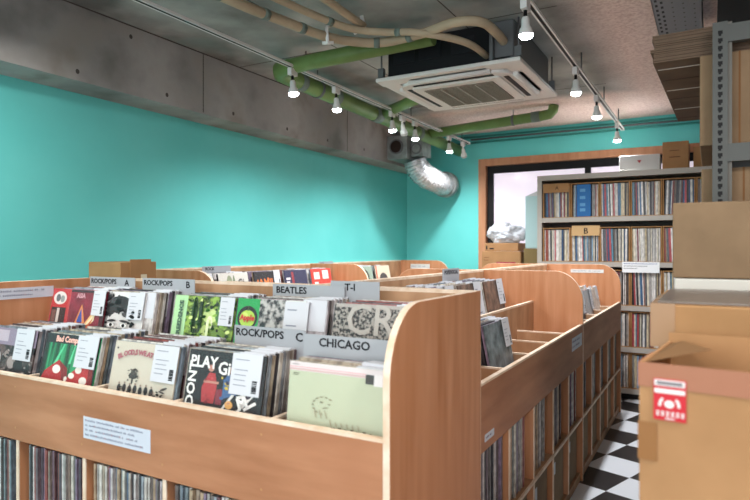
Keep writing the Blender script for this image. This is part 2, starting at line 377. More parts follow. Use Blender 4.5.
def E_(cx, cy, rx, ry, n=18, a=0):
    return [(cx + rx*math.cos(2*PI*k/n)*math.cos(a) - ry*math.sin(2*PI*k/n)*math.sin(a), cy + rx*math.cos(2*PI*k/n)*math.sin(a) + ry*math.sin(2*PI*k/n)*math.cos(a)) for k in range(n)]
def cover(fx, lx, ly, lz, tilt, label, base, polys=(), texts=(), slip=(.64, .98, .62, 1.0), sleeve=True, w=W, yaw=0, v0m=.0):
    global VM
    vm = (lambda v: VM + (1 - VM) * v)
    """front record of a stack: cover board with print, lettering, clear outer sleeve and price slip"""
    global NREC
    NREC += 1
    t = thing('vinyl_record', label, 'record')
    M = Matrix.Translation(fx.location) @ Matrix.Rotation(fx.rotation_euler.z, 4, 'Z')
    t.location = M @ Vector((lx, ly, lz)); t.rotation_euler = (-tilt, 0, fx.rotation_euler.z + yaw)
    MB().box(-w/2, w/2, 0, .004, 0, W, base if not isinstance(base, str) else flat(base, .4)).build('cover_board', t)
    if polys:
        b = MB()
        for i, (c, p) in enumerate(polys):
            y = -.0004 - .00012*i
            b.add([(-w/2 + u*w, y, vm(v)*W) for u, v in p], [tuple(range(len(p)))], c if not isinstance(c, str) else flat(c, .4))
        b.build('cover_print', t)
    for (s, u, v, size, col, *r) in texts:
        rot = r[0] if r else 0
        lettering(s, size*W, flat(col, .5), t, (-w/2 + u*w, -.0045, vm(v)*W), (PI/2, -rot, 0), bold=.0012)
    if sleeve:
        b = MB(); b.add([(-w/2-.003, -.005, .0), (w/2+.003, -.005, 0), (w/2+.003, -.005, W+.006), (-w/2-.003, -.005, W+.006)], [(0, 1, 2, 3)], CLEAR)
        b.build('clear_sleeve', t)
    if slip:
        u0, u1, v0, v1 = slip; b = MB(); b.box(-w/2+u0*w, -w/2+u1*w, -.008, -.0065, v0*W, v1*W+.004, PAPER)
        b.box(-w/2+u0*w, -w/2+u1*w, -.008, .008, v1*W+.004, v1*W+.0055, PAPER); s = b.build('price_slip', t)
        rnd = random.Random(label); b = MB()
        h = (v1-v0)*W; x0 = -w/2+u0*w; ww = (u1-u0)*w
        for k in range(6):
            if k == 1: continue
            z = v1*W - h*(.12+.13*k); b.box(x0+ww*.12, x0+ww*(.4+.25*rnd.random()), -.0086, -.0081, z, z+h*.022, flat('8E93A0', .7))
        for k in range(7):
            zz = v0*W + h*(.08 + .045*k); b.box(x0+ww*.74, x0+ww*.9, -.0086, -.0081, zz, zz + h*.022*(1+rnd.random()), BLK)
        b.build('barcode', s)
    return t
def stack(fx, x, y, z, n, tilt, where, step=.0165, jx=.006):
    g = 'records stacked ' + where
    for k in range(n):
        yy = y + .006 + k*step
        put(fx, x + random.uniform(-jx, jx), yy, z + .001 + random.uniform(-.004, .003), STK[random.choice((0, 1, 2, 0, 1, 3))], max(.05, tilt - .005*k), 'record in a sleeve, packed ' + where, g)
T0 = R(11); VM = .44
FY, FZ, RY, RZ = .036, .803, .330, .938
GREY = noisy('bw_photo_print', '26262A', 'B9B6B2', (30, 30, 30), 1.3, .35, 3, .42, .58)
DARKP = noisy('dark_photo_print', '151417', '6A5A58', (24, 24, 24), 1.2, .35, 3, .45, .62)
FOREST = noisy('forest_print', '16300F', '8FB046', (22, 22, 30), 1.6, .35, 5, .4, .6)
GRNRAY = noisy('green_curtain_print', '0C3A22', '2C9A62', (60, 60, 2), 1.0, .35, 2, .4, .6)
MAROON = noisy('maroon_print', '5E1626', '8A2438', (14, 14, 14), 1.0, .35)
PEBB = noisy('pebble_print', '1E1E1E', '9A948C', (55, 55, 55), 1.6, .4, 2, .44, .56)
BROWNP = noisy('brown_photo_print', '3A2A22', '8A6A58', (18, 18, 12), 1.2, .35, 3)
BLUEP = noisy('blue_photo_print', '0E1E38', '5C90BC', (18, 18, 12), 1.1, .35, 3)
# front row of the foreground bin: compartment centres -2.39 -2.01 -1.635 -1.26 -.88
ax = lambda X: X + 2.615
cover(FA, ax(-2.385), FY, FZ, T0, 'record with dark cover, pale figures and lilac band, leftmost in the front row', DARKP,
      [('8C7F92', R_(0, 1, .62, 1)), ('B8ACB8', R_(0, .4, .7, .95)), ('A89C9A', E_(.25, .3, .06, .16)), ('A0928E', E_(.55, .25, .09, .14)), ('8E807C', E_(.42, .42, .05, .08)), ('201C20', E_(.7, .2, .1, .18))] + scat(26, ['1A171A', '8A7C78', 'B0A4A0', '2A2428'], .02, .98, .02, .56, .05, 5),
      slip=(.6, .97, .62, .99))
cover(FA, ax(-2.03), FY, FZ, R(13), 'record with a green cover showing red dice, in the front row', GRNRAY,
      [('1B1B1F', R_(0, 1, .8, 1)), ('151A18', R_(.9, 1, 0, .8)), ('16281E', R_(0, .06, 0, .8)), ('5AC890', [(.2, .3), (.36, .8), (.38, .8), (.26, .3)]), ('5AC890', [(.5, .4), (.56, .8), (.58, .8), (.54, .4)]),
       ('B02428', [(.02, .0), (.08, .2), (.32, .46), (.5, .3), (.54, 0)]), ('7E1518', [(.34, .44), (.5, .3), (.54, 0), (.44, 0)]), ('F0E6DC', E_(.3, .26, .075, .09)), ('F0E6DC', E_(.5, .08, .03, .06)),
       ('B82A2C', [(.5, 0), (.56, .2), (.86, .56), (.96, .46), (.98, 0)]), ('7E1518', [(.88, .54), (.96, .46), (.98, 0), (.9, 0)]), ('F2E8DE', E_(.83, .44, .06, .075)), ('F2E8DE', E_(.71, .3, .06, .07)), ('F2E8DE', E_(.6, .17, .055, .06)), ('F2E8DE', E_(.82, .1, .07, .08))],
      [('Bad Company', .2, .84, .095, 'F0B8A8')], slip=(.63, 1.0, .64, .99))
cover(FA, ax(-1.635), FY, FZ, R(12), 'record with a cream cover, arched red title and a row of small figures', 'C8BFAE',
      [('3A3634', E_(.36, .36, .07, .06)), ('4A4642', E_(.36, .42, .04, .05)), ('3A3634', E_(.36, .27, .015, .07))] +
      [('2A282A', E_(.17 + .085*i, .1 + .015*(i % 2), .03, .08)) for i in range(7)] + [('8A7468', E_(.17 + .085*i, .2 + .015*(i % 2), .014, .018)) for i in range(7)] +
      [('3A3634', E_(.86, .2, .06, .02, 10, .6)), ('3A3634', E_(.84, .14, .05, .015, 10, -.3)), ('4A4446', E_(.06, .86, .015, .02))] + scat(22, ['3A3634', '5A544E'], .28, .46, .26, .5, .03, 3) + scat(30, ['2A282A', '5A4A44'], .14, .86, .02, .14, .03, 4),
      [('BL', .1, .64, .075, 'A8606A', .45), ('OO', .185, .71, .075, 'A8606A', .25), ('D,S', .29, .755, .075, 'A8606A', .08), ('WE', .41, .765, .075, 'A8606A', -.02), ('AT', .54, .755, .075, 'A8606A', -.15), ('&', .64, .71, .075, 'A8606A', -.3)], slip=(.66, 1.02, .62, .98))
cover(FA, ax(-1.275), FY, FZ, T0, 'record with a black cover, white hand-drawn letters and figures in red and blue', '151417',
      [('A83034', [(.24, .1), (.22, .35), (.3, .62), (.38, .62), (.42, .4), (.4, .1)]), ('C08878', E_(.32, .7, .04, .06)), ('B88070', R_(.24, .44, .44, .48)),
       ('40608C', [(.5, .2), (.5, .5), (.54, .62), (.66, .6), (.68, .3)]), ('B88878', E_(.6, .7, .045, .06)), ('7C2434', R_(.42, .5, .1, .35)),
       ('D8D4D0', [(.5, .02), (.53, .02), (.66, .3), (.62, .3)]), ('E0A860', E_(.6, .12, .05, .07)), ('E8E4E0', [(.7, .04), (.74, .04), (.95, .42), (.9, .42)]), ('E8E4E0', [(.78, .1), (.8, .06), (.94, .2), (.92, .24)]), ('E8E4E0', [(.68, .28), (.7, .24), (.86, .3), (.84, .36)]), ('30283A', E_(.82, .34, .05, .08)), ('282838', E_(.7, .42, .05, .1))] + scat(14, ['2A2440', 'B88878', '7C2434', '3A5A88', 'C8B048'], .46, .62, .1, .6, .04, 3) + scat(10, ['7A1E24', 'C04448'], .25, .4, .1, .55, .035, 8),
      [('PLAY', .04, .7, .16, 'E8E6E2'), ('Gi', .42, .62, .17, 'E8E6E2'), ('DONT', .14, .0, .15, 'E8E6E2', PI/2), ('M', .74, .05, .17, 'E8E6E2', .5)], slip=(.6, .97, .62, .99))
cover(FA, ax(-.862), FY, FZ, R(6), 'record with a pale green cover, pink strip at its top and a faint line drawing', 'B6BCA0',
      [('D6CCCB', R_(0, 1, .86, 1)), ('D98F96', R_(0, .78, .915, .925)), ('C9A9A6', R_(0, .78, .87, .9)), ('555A48', R_(.04, .11, .815, .825)), ('70755F', R_(.04, .1, .79, .8)), ('34332E', R_(.78, .86, .78, .92)), ('DED8D6', R_(.86, 1, .76, .93)), ('8E8084', R_(.03, .1, .955, .965))] +
      [('8F8C72', E_(.38 + .11*math.cos(k*.45), .37 + .13*math.sin(k*.45), .02, .012, 8, k*.45+1.57)) for k in range(2, 11)] + [('7A765E', E_(.36, .42, .02, .012)), ('7A765E', E_(.44, .4, .014, .01)), ('7A765E', E_(.4, .34, .035, .008, 8, .3))] +
      [('A39E84', E_(.3 + .055*i, .14 + .1*(1 if i < 3 else -.2), .008, .07 if i < 4 else .04, 8, .2)) for i in range(9)] + [('6A6650', E_(.5 + .06*i, .06 + .015*(i % 2), .018, .012)) for i in range(7)], slip=None, w=.312)
for X, n, wh in [(-2.385, 13, 'behind the dark leftmost front row cover'), (-2.025, 13, 'behind the green cover with red dice'), (-1.63, 13, 'behind the cream cover with the arched title'), (-1.28, 10, 'behind the black cover with white letters')]:
    stack(FA, ax(X), FY, FZ, n, R(13) if X == -2.025 else (R(12) if X == -1.63 else T0), wh)
stack(FA, ax(-.862), FY, FZ, 6, R(6), 'behind the pale green cover', jx=.004)
# rear row
cover(FA, ax(-2.44), RY, RZ, T0, 'record with a red cover and a black and white emblem, leftmost in the rear row', 'B3262A',
      [('D8D4CE', E_(.19, .76, .15, .17)), ('5A6468', E_(.15, .76, .05, .1)), ('8A9490', E_(.25, .74, .05, .09)), ('2B1D1C', R_(.03, .36, .0, .52)), ('C8C2BA', R_(.16, .22, 0, .5)), ('6A4A42', R_(.05, .14, .1, .45))], slip=None)
cover(FA, ax(-2.40)+.075, RY-.012, RZ, T0, 'record with a maroon cover and winged shapes in blue and orange', MAROON,
      [('2C2428', R_(0, 1, .94, 1)), ('3A0F1A', R_(.88, 1, 0, .75)), ('D8884A', [(.2, .1), (.36, .65), (.5, .2), (.42, .15), (.36, .45), (.28, .12)]), ('2E4A9A', [(.27, .2), (.36, .55), (.43, .2)]), ('E8B070', [(.45, .1), (.7, .2), (.8, .68), (.7, .5), (.58, .3)]), ('E8D8B0', [(.5, .12), (.74, .25), (.79, .6), (.66, .35)]), ('C85A30', [(.52, .05), (.6, .05), (.74, .35), (.66, .25)])],
      [('ASIA', .2, .8, .09, 'C89098')], slip=(.68, 1.0, .66, .98), w=.24)
SK = 'CFCBC8'
cover(FA, ax(-2.135), RY, RZ, T0, 'record with a black and white portrait close-up of a curly haired person', 'DAD8D6',
      [('8E8A88', R_(0, .3, 0, .55)), ('C4C0BE', R_(0, .28, .62, .98)), ('1C1B1D', E_(.52, .6, .27, .3, 20)), (SK, E_(.54, .1, .25, .44, 22))] + scat(42, ['19181A', '232224', '3A383A'], .26, .84, .42, .86, .09, 4) + scat(12, ['19181A', '2A292B'], .2, .32, .1, .6, .06, 5) + scat(12, ['19181A', '2A292B'], .76, .86, .1, .6, .06, 6) +
       [('3A383A', E_(.42, .3, .09, .03, 10, .12)), ('3A383A', E_(.67, .3, .09, .03, 10, -.12)), ('F0EEEC', E_(.42, .2, .065, .04)), ('F0EEEC', E_(.67, .2, .065, .04)), ('1A191B', E_(.42, .2, .03, .04)), ('1A191B', E_(.67, .2, .03, .04)), ('8E8A88', E_(.55, .06, .03, .1)), ('9A9694', E_(.36, .12, .05, .02)), ('9A9694', E_(.72, .12, .05, .02)), ('B8A0A0', R_(.02, .24, .56, .6))] + scat(8, ['2A292B', '555355'], .02, .26, .05, .4, .05, 9),
      [('Unstable', .03, .86, .1, '1C1B1D')], slip=(.7, 1.0, .64, .98))
cover(FA, ax(-1.66), RY, RZ, T0, 'record with a woodland river photograph and a pale green side strip', FOREST,
      [('A9D49C', R_(0, .22, 0, 1)), ('2A4A22', E_(.36, .62, .05, .36)), ('1C3416', E_(.46, .6, .03, .4)), ('C6DA8A', E_(.62, .58, .12, .16)), ('E4EAC0', E_(.62, .42, .05, .16)), ('4A7A38', E_(.84, .62, .14, .26)), ('6E8E38', E_(.7, .22, .2, .1)), ('B8C878', E_(.56, .26, .06, .12)), ('2A4218', R_(.24, 1, 0, .1))] + scat(60, ['1E3A16', '2E5A20', '88B040', 'D0E090', '16280F'], .26, .98, .05, .95, .045, 2) + [('DCE8B8', R_(.6, .64, .15, .5)), ('1A2A12', R_(.36, .385, .2, .95)), ('1A2A12', R_(.5, .52, .3, .95))],
      [('CREEDENCE', .16, .04, .085, '3A5A44', PI/2)], slip=(.78, 1.0, .66, .98), w=.31)
cover(FA, ax(-1.345), RY, RZ, T0, 'record with a green label panel showing an apple beside black and white line art', GREY,
      [('1E9A4E', R_(0, .34, 0, 1)), ('1A1C1A', E_(.17, .6, .155, .25)), ('A8CC4A', E_(.17, .58, .12, .18)), ('C8DC6A', E_(.13, .63, .05, .08)), ('3A4A20', R_(.165, .18, .74, .84)), ('D8DCD8', R_(.72, 1, 0, 1))],
      [('Apple', .07, .55, .09, 'C03028')], slip=(.73, 1.06, .3, .97), w=.3)
cover(FA, ax(-.925), RY, RZ, T0, 'record with a grey pebble pattern cover and large hollow letters, rear row right end', PEBB,
      [('A8A29C', R_(.02, .98, .94, 1.0))],
      [('CRE', .16, .45, .45, 'B0AAA2')], slip=(.84, 1.02, .72, .98))
for X, n, wh in [(-2.38, 10, 'behind the red cover in the rear row'), (-2.08, 10, 'behind the black and white portrait'), (-1.65, 10, 'behind the woodland cover'), (-1.27, 12, 'behind the green label panel with the apple'), (-.90, 9, 'behind the grey pebble pattern cover')]:
    stack(FA, ax(X), RY, RZ, n, T0, wh, jx=.008)

# divider cards
def card(fx, lx, ly, lz, top, w, label, texts, tilt=R(7), dx=0):
    t = thing('divider_card', label, 'divider')
    M = Matrix.Translation(fx.location) @ Matrix.Rotation(fx.rotation_euler.z, 4, 'Z')
    t.location = M @ Vector((lx, ly, lz)); t.rotation_euler = (-tilt, 0, fx.rotation_euler.z); h = (top - lz) / math.cos(tilt)
    MB().box(-w/2, w/2, 0, .002, 0, h, CARDMAT).build('card_sheet', t)
    for s, u, size in texts: lettering(s, size, BLK, t, (-w/2 + u*w, -.0007, h - .008 - size*.72), bold=.0008, sx=1.1)
    return t
card(FA, ax(-2.37), RY+.19, RZ, 1.29, .31, 'grey divider card reading ROCK/POPS A', [('ROCK/POPS', .03, .03), ('A', .78, .038)], 0)
card(FA, ax(-2.01), RY+.19, RZ, 1.292, .315, 'grey divider card reading ROCK/POPS B', [('ROCK/POPS', .03, .03), ('B', .84, .038)], 0)
card(FA, ax(-1.285), RY+.19, RZ, 1.287, .32, 'grey divider card reading BEATLES', [('BEATLES', .05, .034)], 0)
card(FA, ax(-1.09), RY+.2, RZ, 1.305, .2, 'grey divider card reading T-I', [('T-I', .3, .034)], 0)
card(FA, ax(-1.245), FY+.215, FZ, 1.165, .29, 'grey divider card reading ROCK/POPS C, behind the black cover', [('ROCK/POPS', .02, .034), ('C', .87, .038)], 0)
card(FA, ax(-.885), FY+.125, FZ, 1.168, .335, 'grey divider card reading CHICAGO', [('CHICAGO', .16, .034)], R(3))
card(FB, 1.16, RY+.24, RZ, 1.31, .24, 'grey divider card standing at the back of the aisle bin', [('POPS/VOCAL', .1, .03)], 0)
card(FD, .62, RY+.27, RZ, 1.288, .3, 'small white divider card at the back of the wall bin', [('ROCK', .1, .03)], 0)
card(FD2, .2, RY+.27, RZ, 1.295, .25, 'white divider card in the farther wall bin, near the room corner', [('LIVE', .1, .03)], 0)

# aisle bins: covers and stacks (compartment centres at .18+.375k)
cx = [.0 + .19 + .375*k for k in range(5)]
cover(FB, .575-.015, FY+.03, FZ, T0, 'record with a blue grey stone pattern, alone in the aisle bin front row', noisy('blue_stone_print', '3A4248', '8A9498', (14, 14, 14), 1.2, .3, 3), [], slip=(.7, 1, .62, 1))
stack(FB, .56, FY+.03, FZ, 11, T0, 'behind the blue grey stone pattern cover')
STUFF = True; VM = 0
defs = [(cx[0], BLUEP, 'record with a dark blue cover, nearest in the rear row of the aisle bin'), (cx[1], 'B8B4B0', 'record with a pale cover, second in the rear row of the aisle bin'),
        (cx[2], BROWNP, 'brown photo cover record with tall white slip, third in the aisle bin rear row'), (cx[3], BROWNP, 'record with a brown photo cover, last in the rear row of the aisle bin')]
for k, (x, m, lb) in enumerate(defs):
    cover(FB, x, RY, RZ, T0, lb, m, [('C99C90', R_(.2, .8, 0, .14 + .1*(k % 2)))] if k > 1 else [], slip=(.66, 1, .0 if k == 2 else .55, 1))
    stack(FB, x, RY, RZ, 7, T0, ['behind the dark blue cover', 'behind the pale cover', 'behind the third cover', 'behind the last cover'][k] + ' in the rear row of the aisle bin', step=.03)
cx2 = [.18 + .348*k for k in range(5)]
for k in range(4):
    cover(FB2, cx2[k] + .06, FY+.05 if k < 3 else FY+.07, FZ, T0, ['record with a grey cover, nearest in the far aisle bin', 'record with a blue cover, second in the far aisle bin', 'record with a dark grey cover, third in the far aisle bin', 'record with a pale beige cover, last in the far aisle bin'][k], [GREY, BLUEP, 'A5A8AC', 'B7AFA2'][k], [], slip=(.66, 1, .5, 1), w=.29)
    stack(FB2, cx2[k]+.06, FY+.05, FZ, 4, T0, ['behind the grey cover', 'behind the blue cover', 'behind the dark grey cover', 'behind the pale beige cover'][k] + ' in the far aisle bin', step=.045)
# wall bins, rear row covers
dd = [('A8A29A', [(GREY, R_(.0, .6, .35, .95))], (), 'record with a black and white band photo, nearest in the wall bin'),
      ('C9C8C0', [('8A9478', E_(.35, .75, .1, .2)), ('6A7A5A', E_(.5, .7, .04, .25))], [('Gi', .62, .7, .22, '2A2A2C')], 'record with a cream cover and a green sprig, in the wall bin'),
      ('1B1A1E', [('C86A30', R_(.1, .16, .62, .8)), ('C86A30', R_(.5, .56, .6, .84))], [('AMII', .15, .62, .28, 'E07A38')], 'record with a black cover and orange letters, in the wall bin'),
      ('24284A', [('8A2A34', R_(.3, .4, .3, .95)), ('D8D4D8', R_(.06, .2, .6, .7)), ('D8D4D8', R_(.06, .24, .74, .8))], [], 'record with a navy cover and white print, beside the bright red one'),
      ('D5392E', [('E8E0DC', R_(.55, .85, .7, .95)), ('E8E0DC', R_(.12, .4, .7, .9)), ('E8E0DC', R_(.12, .3, .4, .62))], [], 'record with a bright red cover and white blocks, in the wall bin')]
for k, (base, pl, tx, lb) in enumerate(dd):
    cover(FD, cx[k] + .0, RY, RZ, T0, lb, base, pl, tx, slip=(.75, 1, .65, 1) if k in (0, 2) else None)
    stack(FD, cx[k], RY, RZ, 4, T0, ['behind the band photo', 'behind the green sprig cover', 'behind the orange lettered cover', 'behind the navy cover', 'behind the bright red cover'][k] + ' in the wall bin', step=.04)
dd = [('A9C4BE', [('6A8A8A', R_(.2, .5, .4, .8))], [('JE', .15, .6, .25, '3A5A68')], 'record with a pale teal cover and blue letters, in the farther wall bin'), ('8FA090', [('2A3A30', E_(.5, .65, .25, .25))], [], 'record with a green and black cover, middle of three in the farther wall bin'), ('D9C8B0', [('3A2A2A', E_(.5, .5, .3, .25)), ('C04A30', R_(.02, .1, .3, 1))], [], 'record with a cream cover and red edge, last in the farther wall bin')]
for k, (base, pl, tx, lb) in enumerate(dd):
    cover(FD2, cx[k], RY, RZ, T0, lb, base, pl, tx, slip=None)
    stack(FD2, cx[k], RY, RZ, 3, T0, ['behind the pale teal cover', 'behind the green and black cover', 'behind the cream cover with red edge'][k] + ' in the farther wall bin', step=.05)

# records upright in the open shelves below
def row(fx, x0, x1, z, where, ydep=.03, step=.0125, lean=0):
    x = x0 + .007
    while x < x1 - .006:
        i = random.choice((0, 1, 2, 2, 1)); th = (.008, .010, .013, .006)[i]
        put(fx, x + th/2, ydep + random.uniform(-.006, .008), z, SPN[i], 0, 'record on edge, ' + where, 'records standing ' + where, lean=lean)
        x += th + .0015 + (abs(lean) * .004)
STUFF = False
LOW = [(k, .025 + .381*k + .012, .025 + .381*k + [.30, .355, .35, .36][k], 'on the lower shelf under the ' + ['dark leftmost cover', 'green dice cover', 'white notice', 'black cover'][k]) for k in range(4)]
for k, a, e, wh in LOW: row(FA, a, e, .389, wh)
STUFF = False
for k in range(5):
    row(FB, .03 + .375*k, .03 + .375*k + [.33, .25, .25, .24, .27][k], .389, ['nearest', 'second', 'third', 'fourth', 'last'][k] + ' compartment of the aisle bin shelf', step=.02)
STUFF = True
for k in range(5):
    o0 = FB2; row(FB2, .02 + .35*k, .02 + .35*k + .24, .389, ['nearest', 'second', 'third', 'fourth', 'last'][k] + ' compartment of the far aisle bin shelf')

# cardboard record boxes on the base shelf of the aisle bins
def carton(name, label, cat, loc, dims, rz=0, mat=CARD, tape='top', group=None, tmat=None):
    w_, d_, h_ = dims; t = thing(name, label, cat, loc, rz, group)
    b = MB(); b.box(-w_/2, w_/2, 0, d_, 0, h_, mat); b.build('carton_body', t, bevel=.004)
    tm = tmat or TAPE_T
    if tape == 'top':
        b = MB(); b.box(-w_*.5-.0008, w_*.5+.0008, d_*.5-.025, d_*.5+.025, h_-.05, h_+.0012, tm); b.build('tape_strip', t)
    if tape == 'front':
        b = MB(); b.box(-.026, .026, -.001, d_*.6, h_-.07, h_+.001, tm); b.build('tape_strip', t)
    return t
rb = None
for fx, c, L in ((FB, [.19+.375*k for k in range(5)], 'aisle bin'), (FB2, [.18+.348*k for k in range(5)], 'far aisle bin')):
    for k, x in enumerate(c):
        M = Matrix.Translation(fx.location) @ Matrix.Rotation(fx.rotation_euler.z, 4, 'Z')
        lb = 'brown cardboard record box on the base of the %s, %s from the camera' % (L, ['nearest', 'second', 'third', 'fourth', 'farthest'][k])
        if rb is None:
            rb = thing('record_box', lb, 'box', M @ Vector((x, .03, .05)), fx.rotation_euler.z)
            b = MB(); b.box(-.15, .15, 0, .33, 0, .30, CARD_D); b.build('box_body', rb, bevel=.003)
            b = MB(); b.box(-.155, .155, -.004, .33, .30, .305, CARD_D); b.build('box_flap', rb)
            b = MB(); b.box(-.12, -.07, -.006, -.0045, .20, .26, PAPER); b.build('price_tag', rb)
        else: dup(rb, M @ Vector((x, .03, .05)), fx.rotation_euler.z, lb)

# ------------------------------------------------------------------ grey steel rack with crates of records
RX0, RX1, RY0, RY1 = -1.53, .25, 6.08, 6.45
rk = thing('steel_rack', 'grey steel rack filled with records standing before the window', 'shelf', (RX0, RY0, 0))
rw = RX1-RX0; rd = RY1-RY0
RG = flat('B2ACA4', .45, .1, 'grey_rack_paint')
MB().box(0, .045, 0, rd, 0, 2.15, RG).build('side_upright', rk); MB().box(rw-.045, rw, 0, rd, 0, 2.15, RG).build('side_upright', rk)
SHZ = [.10, .49, .88, 1.29, 1.725]
for z in SHZ:
    b = MB(); b.box(.045, rw-.045, -.004, rd, z-.045, z, RG); b.build('shelf_board', rk)
MB().box(.0, rw, -.006, rd, 2.10, 2.15, RG).build('shelf_board', rk)
MB().box(.045, rw-.045, .03, .06, 0, .05, BLACK).build('kick_board', rk)
MB().box(.045, rw-.045, rd-.01, rd, .1, 2.1, flat('6B6560', .8)).build('back_board', rk)
b = MB(); b.box(0, .32, -.0015, 0, 0, .1, flat('F0F2F4', .6)); s = b.build('shelf_card', rk, loc=(.80, -.008, 1.195))
b = MB()
for r in range(3):
    for k in range(int(24 - 7*r)): b.box(.015 + .012*k, .023 + .012*k, -.0025, -.0017, .08-.022*r, .086-.022*r, flat('5060A0', .7) if r == 0 else INK)
b.build('lettering', s)
crate0 = None; names = ['leftmost', 'second', 'third', 'fourth', 'fifth', 'rightmost']
rnd = random.Random(3)
pitch = .272
ROWS = {4: range(6), 3: range(6), 2: range(2, 6), 1: range(2, 5), 0: range(2, 5)}
CR = noisy('crate_cardboard', '9C7248', 'B58A5C', (3, 3, 3), 3, .8)
for r, ks in ROWS.items():
    for k in ks:
        lx = RX0 + .055 + k*pitch; z = SHZ[r]
        lb = 'cardboard record crate, %s on the %s shelf of the grey rack' % (names[k], ['lowest', 'second lowest', 'middle', 'second highest', 'top'][r])
        if crate0 is None:
            b = MB(); cw, cd, ch = pitch-.006, .33, .335
            b.box(0, .01, 0, cd, 0, ch, CR); b.box(cw-.01, cw, 0, cd, 0, ch, CR); b.box(.01, cw-.01, 0, cd, 0, .006, CR); b.box(.01, cw-.01, cd-.006, cd, .006, ch, CR); b.box(.01, cw-.01, .0, cd-.006, ch-.008, ch, CR)
            crate0 = b.build('record_crate'); crate0.location = (lx, RY0+.012, z+.001); tag(crate0, lb, 'crate')
        else: c = dup(crate0, (lx, RY0+.012, z+.001), 0, lb)
        x = lx + .014; tl = rnd.uniform(-.07, .07)
        while x < lx + pitch - .026:
            th = rnd.choice((.006, .009, .012, .016)); hh = .312 - rnd.random()*.006; dy = rnd.uniform(.0, .02)
            M = Matrix.Translation((x, RY0+.018+dy, z+.008)) @ Matrix.Rotation(tl*(.3+.4*math.sin((x-lx)*20)), 4, 'Y')
            if not (r == 4 and k == 1 and .05 < x-lx < .19): sb.box(0, th, 0, .29, 0, hh, RSPINE, M)
            x += th + .0016
tag(sb.build('vinyl_records'), 'densely packed record spines in the grey rack crates and the remoter bins', 'records', None, 'stuff')
b = MB(); BL = flat('2468A8', .4); b.box(0, .13, 0, .29, 0, .313, BL)
bs = tag(b.build('box_set', loc=(RX0+.055+pitch+.055, RY0+.014, SHZ[4]+.008)), 'wide blue boxed record set in the second crate of the top shelf', 'record')
b = MB()
for z in (.05, .1, .17, .24): b.box(.03, .08, -.001, 0, z, z+.03, flat('5E9AC8', .4))
b.build('spine_print', bs)
# flaps
t = tag(MB().box(0, .25, -.002, 0, 0, .09, CARD).build('carton_flap', loc=(RX0+.06, RY0-.006, 1.975)), 'brown cardboard flap hanging over the leftmost crate of the top shelf', 'flap')
lettering('A', .05, BLK, t, (.12, -.003, .03))
t = tag(MB().box(0, .26, -.002, 0, 0, .1, flat('C9A678', .8)).build('divider_card', loc=(RX0+.055+pitch+.01, RY0-.008, 1.545), rot=(R(-10), 0, 0)), 'tan card marked B on the second highest shelf of the grey rack', 'divider')
lettering('B', .08, BLK, t, (.11, -.003, .02), bold=.001)
# on the rack
c = carton('carton', 'white carton with a small red mark on the grey rack', 'box', (-.585, 6.1, 2.151), (.35, .3, .145), R(2), flat('C8C8C6', .6), 'none')
MB().add([(-.02, 0, .095), (0, 0, .07), (.02, 0, .095)], [(0, 1, 2)], flat('B03038', .6)).build('red_mark', c, loc=(0, -.0015, 0))
c = carton('carton', 'upright brown carton on the grey rack, right of the white carton', 'box', (-.283, 6.1, 2.151), (.215, .3, .245), 0, CARD_L, 'none')
b = MB(); b.box(-.05, .04, -.0015, -.0005, .1, .108, flat('6A4630')); b.box(-.05, .03, -.0015, -.0005, .16, .166, flat('6A4630')); b.build('lettering', c)
carton('carton', 'low brown carton on the grey rack, right of the upright one', 'box', (-.03, 6.14, 2.151), (.22, .28, .19), R(-4), CARD, 'none')
# ------------------------------------------------------------------ cartons by the window
c1 = carton('carton', 'lower brown carton with red print below the window, left of the grey rack', 'box', (-1.985, 6.33, 1.17), (.43, .33, .22), 0, CARD, 'none')
b = MB(); b.box(-.05, .16, -.0016, -.0006, .07, .105, flat('9A3440')); b.box(-.19, -.13, -.0016, -.0006, .15, .156, flat('7A4A34')); b.box(-.19, -.14, -.0016, -.0006, .12, .126, flat('7A4A34')); b.build('red_print', c1)
c2 = carton('carton', 'upper brown carton carrying the plastic bag below the window', 'box', (-1.985, 6.34, 1.392), (.37, .31, .088), 0, CARD_L, 'none')
b = MB(); b.box(-.17, -.155, -.0016, -.0006, .02, .06, BLK); b.box(-.13, -.08, -.0016, -.0006, .02, .035, BLK); b.build('lettering', c2)
carton('carton', 'plain carton at the bottom of the stack below the window', 'box', (-1.985, 6.33, 0), (.43, .33, .584), 0, CARD, 'none')
carton('carton', 'plain carton in the middle of the stack below the window', 'box', (-1.985, 6.33, .586), (.43, .33, .582), 0, CARD, 'none')
carton('carton', 'tall dark olive carton between the carton stack and the grey rack', 'box', (-1.645, 6.36, 0), (.20, .3, 1.42), 0, flat('7C6A45', .8), 'none')
# pale blue wrapped roll
b = MB(); b.box(-.1, .1, 0, .1, 0, .56, flat('A9C6C8', .35)); b.add([(-.1, 0, .56), (.1, 0, .56), (.02, .05, .62), (.1, .1, .56), (-.1, .1, .56)], [(0, 1, 2), (1, 3, 2), (3, 4, 2), (4, 0, 2)], flat('D0D2D4', .4))
tag(b.build('wrapped_panel', loc=(-1.645, 6.42, 1.421), bevel=.008), 'pale blue plastic wrapped block standing against the window', 'package')
